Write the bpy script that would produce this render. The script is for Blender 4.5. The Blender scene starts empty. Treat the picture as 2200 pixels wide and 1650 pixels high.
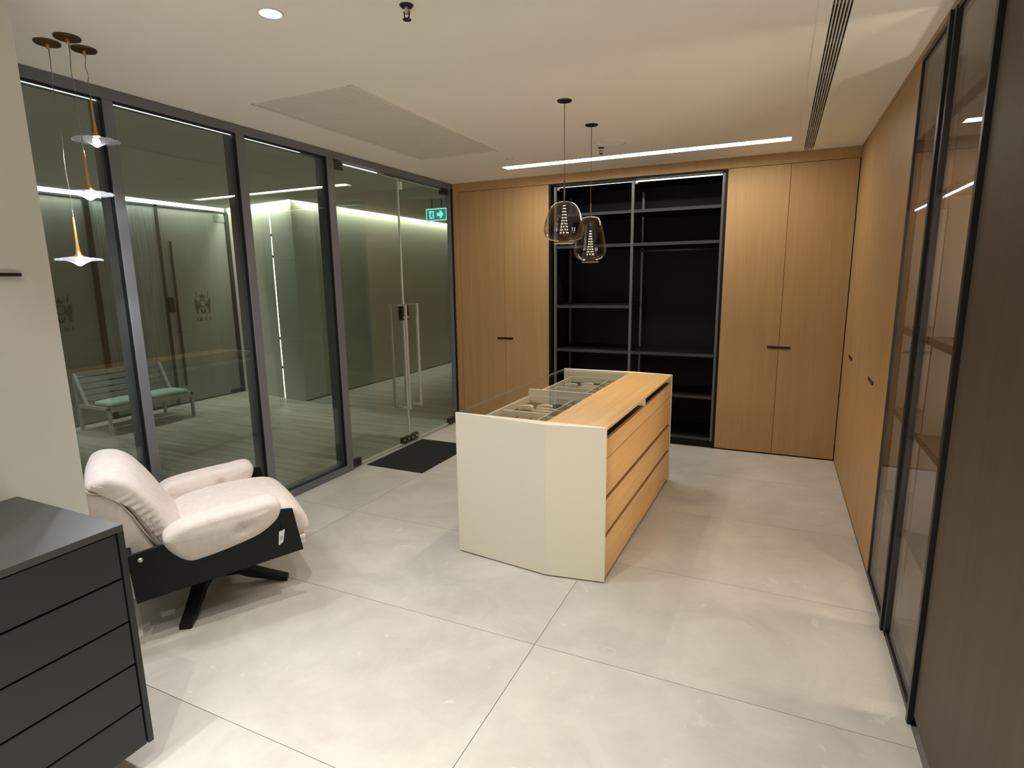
import bpy, bmesh, math, random
from mathutils import Vector, Matrix
random.seed(7)
PI = math.pi
S = bpy.context.scene
COL = S.collection

# ------------------------------------------------------------------ camera
YAW, PITCH, ROLL = 0.434570827, 0.182793774, -0.0139748695
FPX = 1221.10445
f_ = Vector((-math.sin(YAW)*math.cos(PITCH), math.cos(YAW)*math.cos(PITCH), -math.sin(PITCH)))
r_ = Vector((math.cos(YAW), math.sin(YAW), 0)); u_ = r_.cross(f_)
r2 = r_*math.cos(ROLL)+u_*math.sin(ROLL); u2 = -r_*math.sin(ROLL)+u_*math.cos(ROLL)
cam = bpy.data.cameras.new('camera'); camo = bpy.data.objects.new('camera', cam); COL.objects.link(camo)
M = Matrix(((r2.x, u2.x, -f_.x, 3.22123), (r2.y, u2.y, -f_.y, -5.47890), (r2.z, u2.z, -f_.z, 1.6), (0, 0, 0, 1)))
camo.matrix_world = M
cam.sensor_width = 36; cam.lens = FPX/2200*36; cam.clip_start = 0.05
S.camera = camo

# ------------------------------------------------------------------ world, exposure
w = bpy.data.worlds.new('world'); S.world = w; w.use_nodes = True
w.node_tree.nodes['Background'].inputs[0].default_value = (0.5, 0.55, 0.6, 1)
w.node_tree.nodes['Background'].inputs[1].default_value = 0.05
S.view_settings.view_transform = 'Standard'; S.view_settings.look = 'None'
S.view_settings.gamma = 1; S.view_settings.use_curve_mapping = False
S.view_settings.exposure = 0.15
# light levels (all tuning lives here)
P_DOWN = 47      # room downlights, W
P_LINEAR = 30.0  # emission of the long ceiling light
P_LED = 3.0     # wardrobe LED strips
P_COVE = 10.0     # hall coves
P_TRIO = 14.0     # small glass pendants
P_PEND = 14.0     # island pendants
P_VITRINE = 3.5  # LED strips inside the glass cabinet
P_VLAMP = 30     # vertical strips in the glass cabinet, W
WARM = (1.0, 0.86, 0.68); NEUT = (1.0, 0.985, 0.935); COOL = (0.90, 0.97, 1.0)

# ------------------------------------------------------------------ helpers
def lin(c):
    return tuple(((v/255)/12.92 if v/255 <= .04045 else (((v/255)+.055)/1.055)**2.4) for v in c)
MATS = {}
def mat(name, rgb, rough=.5, metal=0, spec=.5, bump=0, bscale=200, var=0, vscale=3, emit=None, estr=0, coat=0):
    m = bpy.data.materials.new(name); m.use_nodes = True; nt = m.node_tree; N = nt.nodes; L = nt.links
    b = N['Principled BSDF']; c = lin(rgb)
    b.inputs['Base Color'].default_value = (*c, 1); b.inputs['Roughness'].default_value = rough
    b.inputs['Metallic'].default_value = metal; b.inputs['Specular IOR Level'].default_value = spec
    if coat: b.inputs['Coat Weight'].default_value = coat
    tc = N.new('ShaderNodeTexCoord')
    if var:
        n = N.new('ShaderNodeTexNoise'); n.inputs['Scale'].default_value = vscale; n.inputs['Detail'].default_value = 6
        L.new(tc.outputs['Object'], n.inputs['Vector'])
        r = N.new('ShaderNodeValToRGB')
        r.color_ramp.elements[0].position = .3; r.color_ramp.elements[1].position = .7
        r.color_ramp.elements[0].color = (*[v*(1-var) for v in c], 1)
        r.color_ramp.elements[1].color = (*[min(1, v*(1+var)) for v in c], 1)
        L.new(n.outputs['Fac'], r.inputs['Fac']); L.new(r.outputs['Color'], b.inputs['Base Color'])
    if bump:
        n = N.new('ShaderNodeTexNoise'); n.inputs['Scale'].default_value = bscale
        L.new(tc.outputs['Object'], n.inputs['Vector'])
        bp = N.new('ShaderNodeBump'); bp.inputs['Strength'].default_value = bump; bp.inputs['Distance'].default_value = .002
        L.new(n.outputs['Fac'], bp.inputs['Height']); L.new(bp.outputs['Normal'], b.inputs['Normal'])
    if emit:
        b.inputs['Emission Color'].default_value = (*emit, 1); b.inputs['Emission Strength'].default_value = estr
    MATS[name] = m
    return m
def wood(name, dark, light, axis='Z', rough=.5, scale=1.0, contrast=1.0):
    m = bpy.data.materials.new(name); m.use_nodes = True; nt = m.node_tree; N = nt.nodes; L = nt.links
    b = N['Principled BSDF']; b.inputs['Roughness'].default_value = rough; b.inputs['Specular IOR Level'].default_value = .35
    tc = N.new('ShaderNodeTexCoord'); oi = N.new('ShaderNodeObjectInfo')
    mp = N.new('ShaderNodeMapping')
    s = {'X': (.35, 9, 9), 'Y': (9, .35, 9), 'Z': (9, 9, .35)}[axis]
    mp.inputs['Scale'].default_value = tuple(v*scale for v in s)
    ad = N.new('ShaderNodeVectorMath'); ad.operation = 'ADD'
    sc = N.new('ShaderNodeMath'); sc.operation = 'MULTIPLY'; sc.inputs[1].default_value = 23.0
    L.new(oi.outputs['Random'], sc.inputs[0])
    L.new(tc.outputs['Object'], ad.inputs[0]); L.new(sc.outputs[0], ad.inputs[1]); L.new(ad.outputs[0], mp.inputs['Vector'])
    n = N.new('ShaderNodeTexNoise'); n.inputs['Scale'].default_value = 1.6; n.inputs['Detail'].default_value = 8
    n.inputs['Roughness'].default_value = .62; n.inputs['Distortion'].default_value = .9
    L.new(mp.outputs['Vector'], n.inputs['Vector'])
    n2 = N.new('ShaderNodeTexNoise'); n2.inputs['Scale'].default_value = 14; n2.inputs['Detail'].default_value = 3
    L.new(mp.outputs['Vector'], n2.inputs['Vector'])
    mx = N.new('ShaderNodeMix'); mx.data_type = 'FLOAT'; mx.inputs['Factor'].default_value = .3
    L.new(n.outputs['Fac'], mx.inputs['A']); L.new(n2.outputs['Fac'], mx.inputs['B'])
    r = N.new('ShaderNodeValToRGB'); r.color_ramp.elements[0].position = .5-.22/contrast; r.color_ramp.elements[1].position = .5+.22/contrast
    r.color_ramp.elements[0].color = (*lin(dark), 1); r.color_ramp.elements[1].color = (*lin(light), 1)
    L.new(mx.outputs['Result'], r.inputs['Fac']); L.new(r.outputs['Color'], b.inputs['Base Color'])
    bp = N.new('ShaderNodeBump'); bp.inputs['Strength'].default_value = .15; bp.inputs['Distance'].default_value = .001
    L.new(n2.outputs['Fac'], bp.inputs['Height']); L.new(bp.outputs['Normal'], b.inputs['Normal'])
    MATS[name] = m
    return m
def glass(name, tint, ior=1.5, refl=1.0, rough=0.0):
    """architectural sheet glass: tinted see-through plus Fresnel mirror reflection"""
    m = bpy.data.materials.new(name); m.use_nodes = True; nt = m.node_tree; N = nt.nodes; L = nt.links
    N.remove(N['Principled BSDF']); out = N['Material Output']
    t = N.new('ShaderNodeBsdfTransparent'); t.inputs['Color'].default_value = (*tint, 1)
    g = N.new('ShaderNodeBsdfGlossy'); g.inputs['Roughness'].default_value = rough; g.inputs['Color'].default_value = (refl, refl, refl, 1)
    fr = N.new('ShaderNodeFresnel'); ge = N.new('ShaderNodeNewGeometry')   # same reflectance from either side of a face
    mr = N.new('ShaderNodeMapRange'); mr.inputs['To Min'].default_value = ior; mr.inputs['To Max'].default_value = 1/ior
    L.new(ge.outputs['Backfacing'], mr.inputs['Value']); L.new(mr.outputs[0], fr.inputs['IOR'])
    mx = N.new('ShaderNodeMixShader'); L.new(fr.outputs[0], mx.inputs[0]); L.new(t.outputs[0], mx.inputs[1]); L.new(g.outputs[0], mx.inputs[2])
    L.new(mx.outputs[0], out.inputs[0]); MATS[name] = m
    return m
def emis(name, col, s):
    m = bpy.data.materials.new(name); m.use_nodes = True; nt = m.node_tree
    nt.nodes.remove(nt.nodes['Principled BSDF']); e = nt.nodes.new('ShaderNodeEmission')
    e.inputs[0].default_value = (*col, 1); e.inputs[1].default_value = s
    nt.links.new(e.outputs[0], nt.nodes['Material Output'].inputs[0]); MATS[name] = m
    return m

WMX = {}          # object -> frame matrix its vertices are written in
def tag(o, label=None, cat=None, group=None, kind=None):
    if label: o['label'] = label
    if cat: o['category'] = cat
    if group: o['group'] = group
    if kind: o['kind'] = kind
    return o
def thing(name, label, cat, loc=(0, 0, 0), rz=0, group=None, kind=None):
    o = bpy.data.objects.new(name, None); COL.objects.link(o)
    o.empty_display_size = .1; o.location = loc; o.rotation_euler = (0, 0, rz)
    return tag(o, label, cat, group, kind)
def obj(name, bm, m, parent=None, origin=None, smooth=False, label=None, kind=None, bev=0, sub=0):
    """link one mesh object. Coordinates are the parent's frame; origin=(x,y,z) shifts them out of a world frame."""
    me = bpy.data.meshes.new(name)
    if origin is not None:
        bmesh.ops.translate(bm, verts=bm.verts, vec=-Vector(origin))
    bmesh.ops.recalc_face_normals(bm, faces=bm.faces)
    bm.to_mesh(me); bm.free()
    if smooth:
        for p in me.polygons: p.use_smooth = True
    me.materials.append(m)
    o = bpy.data.objects.new(name, me); COL.objects.link(o)
    if parent: o.parent = parent
    if label: o['label'] = label
    if kind: o['kind'] = kind
    if bev:
        md = o.modifiers.new('b', 'BEVEL'); md.width = bev; md.segments = 2; md.limit_method = 'ANGLE'
    if sub:
        md = o.modifiers.new('s', 'SUBSURF'); md.levels = sub; md.render_levels = sub
    return o
def bx(bm, x0, x1, y0, y1, z0, z1):
    v = [bm.verts.new((x, y, z)) for x in (x0, x1) for y in (y0, y1) for z in (z0, z1)]
    for f in ((0, 1, 3, 2), (4, 6, 7, 5), (0, 4, 5, 1), (2, 3, 7, 6), (0, 2, 6, 4), (1, 5, 7, 3)):
        bm.faces.new([v[i] for i in f])
    return bm
def B(*boxes):
    bm = bmesh.new()
    for b in boxes: bx(bm, *b)
    return bm
def prism(bm, pts, a, b, axis='Z'):
    """extrude a 2-D outline between a and b. axis Z: pts=(x,y); Y: pts=(x,z); X: pts=(y,z)"""
    def P(p, t): return {'Z': (p[0], p[1], t), 'Y': (p[0], t, p[1]), 'X': (t, p[0], p[1])}[axis]
    A = [bm.verts.new(P(p, a)) for p in pts]; Bv = [bm.verts.new(P(p, b)) for p in pts]
    n = len(pts); bm.faces.new(A); bm.faces.new(Bv[::-1])
    for i in range(n): bm.faces.new((A[i], Bv[i], Bv[(i+1) % n], A[(i+1) % n]))
    return bm
def lathe(bm, prof, c=(0, 0), seg=32, close=False):
    rings = []
    for r, z in prof:
        if r < 1e-5: rings.append([bm.verts.new((c[0], c[1], z))])
        else: rings.append([bm.verts.new((c[0]+r*math.cos(2*PI*i/seg), c[1]+r*math.sin(2*PI*i/seg), z)) for i in range(seg)])
    for a, b in zip(rings, rings[1:]):
        for i in range(seg):
            j = (i+1) % seg
            if len(a) == 1 and len(b) == 1: continue
            if len(a) == 1: bm.faces.new((a[0], b[i], b[j]))
            elif len(b) == 1: bm.faces.new((a[i], a[j], b[0]))
            else: bm.faces.new((a[i], a[j], b[j], b[i]))
    return bm
def tube(bm, pts, r, seg=8):
    pts = [Vector(p) for p in pts]; rings = []
    for i, p in enumerate(pts):
        d = (pts[min(i+1, len(pts)-1)]-pts[max(i-1, 0)]).normalized()
        a = d.cross(Vector((0, 0, 1)))
        if a.length < .01: a = Vector((1, 0, 0))
        a.normalize(); b = d.cross(a)
        rr = r[i] if isinstance(r, (list, tuple)) else r
        rings.append([bm.verts.new(p+a*rr*math.cos(2*PI*k/seg)+b*rr*math.sin(2*PI*k/seg)) for k in range(seg)])
    for A, Bq in zip(rings, rings[1:]):
        for k in range(seg): bm.faces.new((A[k], A[(k+1) % seg], Bq[(k+1) % seg], Bq[k]))
    bm.faces.new(rings[0][::-1]); bm.faces.new(rings[-1])
    return bm
def sphere(bm, c, r, n=8):
    bmesh.ops.create_uvsphere(bm, u_segments=n, v_segments=max(4, n//2), radius=r, matrix=Matrix.Translation(c))
    return bm
def area_light(name, loc, size, power, col, rot=(0, 0, 0), size_y=None):
    l = bpy.data.lights.new(name, 'AREA'); l.energy = power; l.color = col; l.size = size
    if size_y: l.shape = 'RECTANGLE'; l.size_y = size_y
    o = bpy.data.objects.new(name, l); COL.objects.link(o); o.location = loc; o.rotation_euler = rot
    return o
def dup(root, loc, label=None):
    r = root.copy(); COL.objects.link(r); r.location = loc
    if label: r['label'] = label
    for ch in list(root.children):
        c = ch.copy(); COL.objects.link(c); c.parent = r
        for g in ch.children:
            d = g.copy(); COL.objects.link(d); d.parent = c
    return r

# ------------------------------------------------------------------ materials
WALLM = mat('white_paint', (220, 219, 210), .7, bump=.05, bscale=60)
CEILM = mat('ceiling_paint', (245, 241, 231), .8, bump=.04, bscale=40)
BANDM = mat('ceiling_band_paint', (245, 242, 234), .75)
HALLW = mat('hall_wall_paint', (186, 188, 170), .75)
HALLC = mat('hall_ceiling_paint', (200, 200, 192), .85)
HCOL = mat('hall_column_paint', (196, 200, 184), .75)
OAK = wood('oak_veneer', (154, 120, 78), (186, 151, 106), 'Z', .5, contrast=.6)
OAKY = wood('oak_island', (190, 148, 92), (222, 184, 128), 'Y', .42, contrast=.9)
OAKD = mat('oak_groove', (96, 52, 26), .6)
DARKOAK = wood('dark_oak', (68, 59, 48), (87, 76, 62), 'Z', .55, contrast=.7)  # grey-brown, darker than the oak doors
GREYW = wood('grey_interior_wood', (62, 56, 49), (80, 73, 64), 'Z', .5, contrast=.7)
BLACKW = mat('black_lacquer', (13, 12, 12), .55, spec=.25, bump=.03, bscale=300)
BLACKP = mat('black_plywood', (13, 13, 14), .5, spec=.3)
BLKMET = mat('black_metal', (30, 29, 30), .4, metal=.3)
DKGREY = mat('graphite_frame', (112, 115, 119), .5, metal=.2)
GASKET = mat('black_gasket', (10, 10, 12), .5)
UPRIGHT = mat('grey_aluminium', (104, 102, 104), .38, metal=.55)
SHEDGE = mat('shelf_edge_metal', (66, 66, 70), .35, metal=.5)
STEEL = mat('brushed_steel', (206, 200, 188), .38, metal=.65)
BRONZE = mat('dark_bronze_fitting', (86, 76, 62), .38, metal=.8)
CHEST = mat('graphite_lacquer', (40, 42, 42), .5, spec=.4, bump=.06, bscale=400)
CHESTT = mat('graphite_top', (66, 68, 66), .42, spec=.45)
CREAMP = mat('cream_lacquer', (226, 220, 202), .45)
WHITEE = mat('white_edge', (232, 226, 208), .4)
VELV = mat('taupe_velvet', (128, 122, 108), .95)
VELVD = mat('dark_velvet', (70, 66, 58), .95)
BRASS = mat('brass', (196, 154, 96), .32, metal=.9)
BRASSD = mat('aged_brass', (104, 84, 52), .38, metal=.9)
BRONZC = mat('bronze_canopy', (52, 42, 36), .45, metal=.6)
CABLE = mat('clear_cable', (150, 148, 140), .3, metal=.4)
CABLEB = mat('bronze_cable', (120, 98, 84), .4, metal=.4)
FABRIC = mat('cream_boucle', (228, 217, 209), .95, bump=.6, bscale=420, var=.05, vscale=30)
PIPE = mat('piping_cord', (216, 200, 182), .9)
MATM = mat('rubber_mat', (20, 20, 20), .9, bump=.4, bscale=500)
TAGM = mat('white_tag', (230, 232, 238), .6)
WHITEP = mat('white_plastic', (226, 220, 206), .5)
GRILLE = mat('grille_white', (228, 224, 214), .6)
SLOTD = mat('slot_dark', (18, 12, 16), .8)
BENCHM = mat('bench_paint', (160, 163, 156), .5)
BENCHS = mat('bench_slat', (104, 110, 106), .6)
CUSH = mat('cushion_teal', (166, 184, 176), .9, bump=.3, bscale=200)
FROST = wood('frosted_glass', (122, 126, 118), (142, 146, 136), 'Z', .35, scale=.5, contrast=.5)
CURT = wood('curtain_behind_glass', (104, 110, 104), (146, 152, 144), 'Z', .4, scale=1.2, contrast=1.4)
STOREF = mat('storefront_frame', (46, 49, 47), .5, metal=.3)
LOGO = mat('logo_print', (78, 78, 68), .7)
GLASSW = glass('partition_glass', (.86, .885, .86))
GLASSD = glass('door_glass', (.88, .90, .88))
GLASSV = glass('smoked_cabinet_glass', (.86, .83, .80), ior=1.13)
GLASST = glass('island_glass_top', (.96, .965, .95), ior=1.22)
GLASSE = mat('glass_edge', (196, 206, 196), .25)
SMOKE = glass('smoke_glass_shade', (.89, .87, .85), ior=1.35)
CLEARG = glass('clear_ripple_glass', (.95, .96, 1), ior=1.5)
_nt = CLEARG.node_tree; _tr = _nt.nodes.new('ShaderNodeBsdfTranslucent'); _df = _nt.nodes.new('ShaderNodeBsdfDiffuse')
for _n in (_tr, _df): _n.inputs[0].default_value = (.9, .92, 1, 1)
_m1 = _nt.nodes.new('ShaderNodeMixShader'); _nt.links.new(_tr.outputs[0], _m1.inputs[1]); _nt.links.new(_df.outputs[0], _m1.inputs[2])
_m2 = _nt.nodes.new('ShaderNodeMixShader'); _m2.inputs[0].default_value = .16
_old = _nt.nodes['Material Output'].inputs[0].links[0].from_socket
_nt.links.new(_old, _m2.inputs[1]); _nt.links.new(_m1.outputs[0], _m2.inputs[2]); _nt.links.new(_m2.outputs[0], _nt.nodes['Material Output'].inputs[0])
E_LIN = emis('linear_light', (1, .955, .87), P_LINEAR)
E_DOWN = emis('downlight_lens', (1, .97, .9), 12)
E_LED = emis('led_strip', (1, .96, .86), P_LED)
E_COVEC = emis('cove_cool', (.93, .98, .95), P_COVE*1.3)
E_COVEY = emis('cove_green', (.93, 1.0, .80), P_COVE)
E_HLED = emis('hall_led', (.95, 1, .98), 1.5)
E_SLIT = emis('slit_light', (1, 1, .86), 5)
E_TRIO = emis('trio_lamp', (1, .97, .95), 30)
E_DOT = emis('perforation_glow', (1, .88, .74), 9)
E_VIT = emis('cabinet_led', (1, .84, .70), P_VITRINE)
E_GREEN = emis('exit_green', lin((0, 150, 120)), 1.0)
E_WHITE = emis('exit_white', lin((175, 255, 255)), 1.0)
E_MAN = emis('exit_figure', lin((0, 96, 110)), .8)

def tile_mat():
    m = bpy.data.materials.new('stone_tile'); m.use_nodes = True; nt = m.node_tree; N = nt.nodes; L = nt.links
    b = N['Principled BSDF']; b.inputs['Roughness'].default_value = .42; b.inputs['Specular IOR Level'].default_value = .4
    tc = N.new('ShaderNodeTexCoord'); oi = N.new('ShaderNodeObjectInfo'); ad = N.new('ShaderNodeVectorMath'); ad.operation = 'ADD'
    sc = N.new('ShaderNodeMath'); sc.operation = 'MULTIPLY'; sc.inputs[1].default_value = 31
    L.new(oi.outputs['Random'], sc.inputs[0]); L.new(tc.outputs['Object'], ad.inputs[0]); L.new(sc.outputs[0], ad.inputs[1])
    n = N.new('ShaderNodeTexNoise'); n.inputs['Scale'].default_value = 3.2; n.inputs['Detail'].default_value = 9; n.inputs['Roughness'].default_value = .66; n.inputs['Distortion'].default_value = .5
    L.new(ad.outputs[0], n.inputs['Vector'])
    r = N.new('ShaderNodeValToRGB'); r.color_ramp.elements[0].position = .3; r.color_ramp.elements[1].position = .72
    r.color_ramp.elements[0].color = (*lin((186, 182, 173)), 1); r.color_ramp.elements[1].color = (*lin((208, 204, 195)), 1)
    L.new(n.outputs['Fac'], r.inputs['Fac'])
    n2 = N.new('ShaderNodeTexNoise'); n2.inputs['Scale'].default_value = 11; n2.inputs['Detail'].default_value = 5; n2.inputs['Distortion'].default_value = 1.2
    L.new(ad.outputs[0], n2.inputs['Vector'])
    r3 = N.new('ShaderNodeValToRGB'); r3.color_ramp.elements[0].position = .66; r3.color_ramp.elements[1].position = .76
    r3.color_ramp.elements[0].color = (0, 0, 0, 1); r3.color_ramp.elements[1].color = (.4, .4, .4, 1)
    L.new(n2.outputs['Fac'], r3.inputs['Fac'])
    mx = N.new('ShaderNodeMix'); mx.data_type = 'RGBA'; mx.inputs['B'].default_value = (*lin((234, 229, 219)), 1)
    L.new(r3.outputs['Color'], mx.inputs['Factor']); L.new(r.outputs['Color'], mx.inputs['A'])
    L.new(mx.outputs['Result'], b.inputs['Base Color'])
    rr = N.new('ShaderNodeMapRange'); rr.inputs['To Min'].default_value = .36; rr.inputs['To Max'].default_value = .55
    L.new(n.outputs['Fac'], rr.inputs['Value']); L.new(rr.outputs[0], b.inputs['Roughness'])
    return m
TILE = tile_mat()
GROUT = mat('grout', (120, 116, 108), .9)
PLANK = wood('hall_plank', (138, 135, 120), (206, 203, 190), 'X', .42, scale=.8, contrast=1.2)

H = 2.6; W = 3.757
# ------------------------------------------------------------------ room shell
fl = thing('floor', 'pale grey stone tile floor of the showroom', 'floor', (0, 0, 0), kind='structure')
obj('floor_base', B((0, W+.5, -8.5, .6, -.12, -.003)), GROUT, fl)
ycuts = [.0, -.77]
while ycuts[-1] > -8.5: ycuts.append(round(ycuts[-1]-.87, 3))
xc = [.0, .60, 2.34, W]
tm = {}
for j in range(len(ycuts)-1):
    for i in range(3):
        y1, y0 = ycuts[j], max(ycuts[j+1], -8.5); x0, x1 = xc[i], xc[i+1]
        if y1-y0 < .05: continue
        key = (i, round(y1-y0, 3))
        cx, cy = (x0+x1)/2, (y0+y1)/2
        if key not in tm:
            hx, hy = (x1-x0)/2-.0014, (y1-y0)/2-.0014
            o = obj('tile', B((-hx, hx, -hy, hy, -.003, 0)), TILE, fl); tm[key] = o.data
        else:
            o = bpy.data.objects.new('tile', tm[key]); COL.objects.link(o); o.parent = fl
        o.location = (cx, cy, 0)

# ceiling with the openings of the long light, the slot diffuser and the air grille
def holed(bm, x0, x1, y0, y1, z0, z1, holes):
    xs = sorted({x0, x1, *[h[0] for h in holes], *[h[1] for h in holes]})
    ys = sorted({y0, y1, *[h[2] for h in holes], *[h[3] for h in holes]})
    for a, b in zip(xs, xs[1:]):
        for c, d in zip(ys, ys[1:]):
            if any(h[0] <= (a+b)/2 <= h[1] and h[2] <= (c+d)/2 <= h[3] for h in holes): continue
            bx(bm, a, b, c, d, z0, z1)
    bmesh.ops.remove_doubles(bm, verts=bm.verts, dist=1e-5)
LIN = (.872, 3.248, -.585, -.452)
DIF = (3.338, 3.412, -4.2, -.03)
GRI = (.44, 1.135, -2.93, -1.225)
bm = bmesh.new(); holed(bm, -.13, W+.55, -8.5, .7, H, H+.16, [LIN, DIF, GRI])
tag(obj('ceiling', bm, CEILM), 'smooth cream ceiling above the showroom', 'ceiling', kind='structure')

def struct(name, bm, m, label, cat='wall'):
    return tag(obj(name, bm, m), label, cat, kind='structure')
struct('wall_back', B((-.13, W+.6, .66, .76, 0, H+.16)), WALLM, 'wall behind the far wardrobes')
struct('wall_right', B((W+.52, W+.62, -8.5, .66, 0, H+.16)), WALLM, 'wall behind the right hand wardrobes and glass cabinet')
struct('wall_front', B((.82, W+.52, -8.6, -8.5, 0, H+.16)), WALLM, 'plain wall at the near end of the showroom')
struct('wall_left', B((-.12, .82, -8.5, -4.27, 0, H)), WALLM, 'off-white wall block behind the dark chest of drawers at left')

# ------------------------------------------------------------------ glass wall on the left
D = -.12
window_data = [(-4.27, -3.505, -3.45), (-3.45, -2.695, -2.63), (-2.63, -1.875, -1.80)]
wl = ['first tall glass panel beside the white wall, behind the glass pendants',
      'second tall glass panel, behind the armchair', 'third tall glass panel, next to the glass doors']
for i, (a, b, c) in enumerate(window_data):
    wn = thing('window_%d' % (i+1), wl[i], 'window', (0, a, 0), kind='structure'); og = (0, a, 0)
    obj('pane', B((-.042, -.030, a+.0, b, .06, 2.545)), GLASSW, wn, og)
    obj('mullion', B((D, 0, b, c, 0, H)), DKGREY, wn, og, bev=.002)
    obj('gasket', B((-.030, -.006, b-.006, b, .06, 2.545), (-.030, -.006, a, b, 2.536, 2.545), (-.030, -.006, a, b, .06, .068)), GASKET, wn, og)
    obj('bottom_rail', B((D, 0, a, b, 0, .06)), DKGREY, wn, og)
t1 = thing('trim_1', 'dark grey metal header bar along the top of the glass wall', 'trim', (0, -4.27, H), kind='structure')
obj('header_bar', B((D, 0.004, -4.27, .0, 2.545, 2.598)), DKGREY, t1, (0, -4.27, H))
t2 = thing('trim_2', 'dark grey door jamb where the glass wall meets the oak wardrobe', 'trim', (0, 0, 0), kind='structure')
obj('jamb', B((-.045, 0.0, -.04, 0, 0, 2.545)), DKGREY, t2)
obj('jamb_groove', B((0.0, .012, -.03, 0, 0, 2.545)), GASKET, t2)
obj('filler_strip', B((.012, .08, -.004, .012, 0, 2.6)), OAK, t2)
# glass double door: left leaf Y -1.80..-.925, right leaf -.915..-.05
for k, (y0, y1, lab) in enumerate([(-1.797, -.9235, 'left leaf of the frameless glass double door, nearer the armchair'),
                                   (-.9165, -.053, 'right leaf of the frameless glass double door, next to the oak wardrobe')]):
    d = thing('door_%d' % (k+1), lab, 'door', (-.036, (y0+y1)/2, 0), kind='structure'); og = (-.036, (y0+y1)/2, 0)
    obj('pane', B((-.042, -.030, y0, y1, .022, 2.52)), GLASSD, d, og)
    ye = y1 if k == 0 else y0
    obj('glass_edge', B((-.0425, -.0295, ye-.004, ye+.004, .022, 2.52)), GLASSE, d, og, label='pale polished meeting edge')
    obj('glass_edge', B((-.0425, -.0295, y0, y1, .016, .024)), GLASSE, d, og, label='pale polished bottom edge')
    obj('glass_edge', B((-.0425, -.0295, y0, y1, 2.519, 2.524)), GLASSE, d, og, label='pale polished top edge')
    hy = -1.005 if k == 0 else -.815
    sgn = -1 if k == 0 else 1
    for sx in (1, -1):
        xx = -.036+sx*.085
        bm = bmesh.new()
        bx(bm, xx-.011, xx+.011, hy-.011, hy+.011, .37, 1.38)
        bx(bm, min(-.036, xx), max(-.036, xx), hy-.009, hy+.009, 1.362, 1.38)
        bx(bm, min(-.036, xx), max(-.036, xx), hy-.009, hy+.009, .37, .388)
        obj('handle', bm, STEEL, d, og, bev=.003)
    ly0, ly1 = (-.972, -.93) if k == 0 else (-.912, -.868)
    lk = obj('lock', B((-.060, -.012, ly0, ly1, 1.225, 1.365)), GASKET, d, og, bev=.003, label='black lock case')
    bm = bmesh.new(); bmesh.ops.create_cone(bm, cap_ends=True, segments=14, radius1=.010, radius2=.010, depth=.006,
        matrix=Matrix.Translation((-.010, (ly0+ly1)/2, 1.25)) @ Matrix.Rotation(PI/2, 4, 'Y'))
    obj('keyhole', bm, STEEL, lk, og)
    hy0, hy1 = (y0-.003, y0+.12) if k == 0 else (y1-.12, y1+.003)
    obj('top_hinge', B((-.052, -.016, hy0, hy1, 2.478, 2.538)), BRONZE, d, og, bev=.002)
    obj('bottom_hinge', B((-.052, -.016, hy0, hy1, .005, .075)), BRONZE, d, og, bev=.002)
    my0, my1 = (y1-.13, y1) if k == 0 else (y0, y0+.13)
    bl = obj('bottom_bolt', B((-.052, -.016, my0, my1, .018, .08)), BRONZE, d, og, bev=.002)
    for q in (my0+.03, my1-.03):
        bm = bmesh.new(); bmesh.ops.create_cone(bm, cap_ends=True, segments=12, radius1=.010, radius2=.008, depth=.004,
            matrix=Matrix.Translation((-.014, q, .05)) @ Matrix.Rotation(PI/2, 4, 'Y'))
        obj('screw_cap', bm, STEEL, bl, og)
    if k == 1:
        obj('door_stop', B((-.034, -.012, y0+.01, y0+.035, 2.43, 2.50)), WHITEP, d, og, label='small white door sensor at the top')
t3 = thing('trim_3', 'pale metal threshold under the glass double door', 'trim', (0, -.92, 0), kind='structure')
obj('threshold', B((-.09, .0, -1.80, -.05, -.003, .006)), STEEL, t3, (0, -.92, 0))

# ------------------------------------------------------------------ fascias above the wardrobes
tr = thing('trim_4', 'oak fascia above the far wardrobes', 'trim', (0, 0, 2.515), kind='structure')
obj('fascia', B((.012, W, .0, .02, 2.512, H)), OAK, tr, (0, 0, 2.515))
tr = thing('trim_5', 'oak fascia strip above the right hand wardrobes', 'trim', (W, 0, 2.57), kind='structure')
obj('fascia', B((W, W+.02, -3.262, 0, 2.572, H)), OAK, tr, (W, 0, 2.57))

# ------------------------------------------------------------------ closed oak wardrobes on the far wall
def wardrobe_far(x0, x1, x2, label, hy):
    t = thing('wardrobe', label, 'wardrobe', ((x0+x2)/2, .3, 0)); og = ((x0+x2)/2, .3, 0)
    obj('carcass', B((x0, x2, .024, .64, .0, 2.51)), OAKD, t, og)
    for a, b, side in ((x0, x1, 1), (x1, x2, -1)):
        d = obj('door', B((a+.0015, b-.0015, 0, .022, .012, 2.508)), OAK, t, og, bev=.0008)
        if side > 0: h = (b-.092, b-.0015)
        else: h = (a+.0015, a+.092)
        obj('handle', B((h[0], h[1], -.006, .004, .966, .987)), BLKMET, d, og, bev=.001)
    return t
wardrobe_far(.082, .608, 1.106, 'two-door oak wardrobe beside the glass door', 1)
wardrobe_far(2.768, 3.26, 3.752, 'two-door oak wardrobe in the far right corner', 1)
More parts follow.
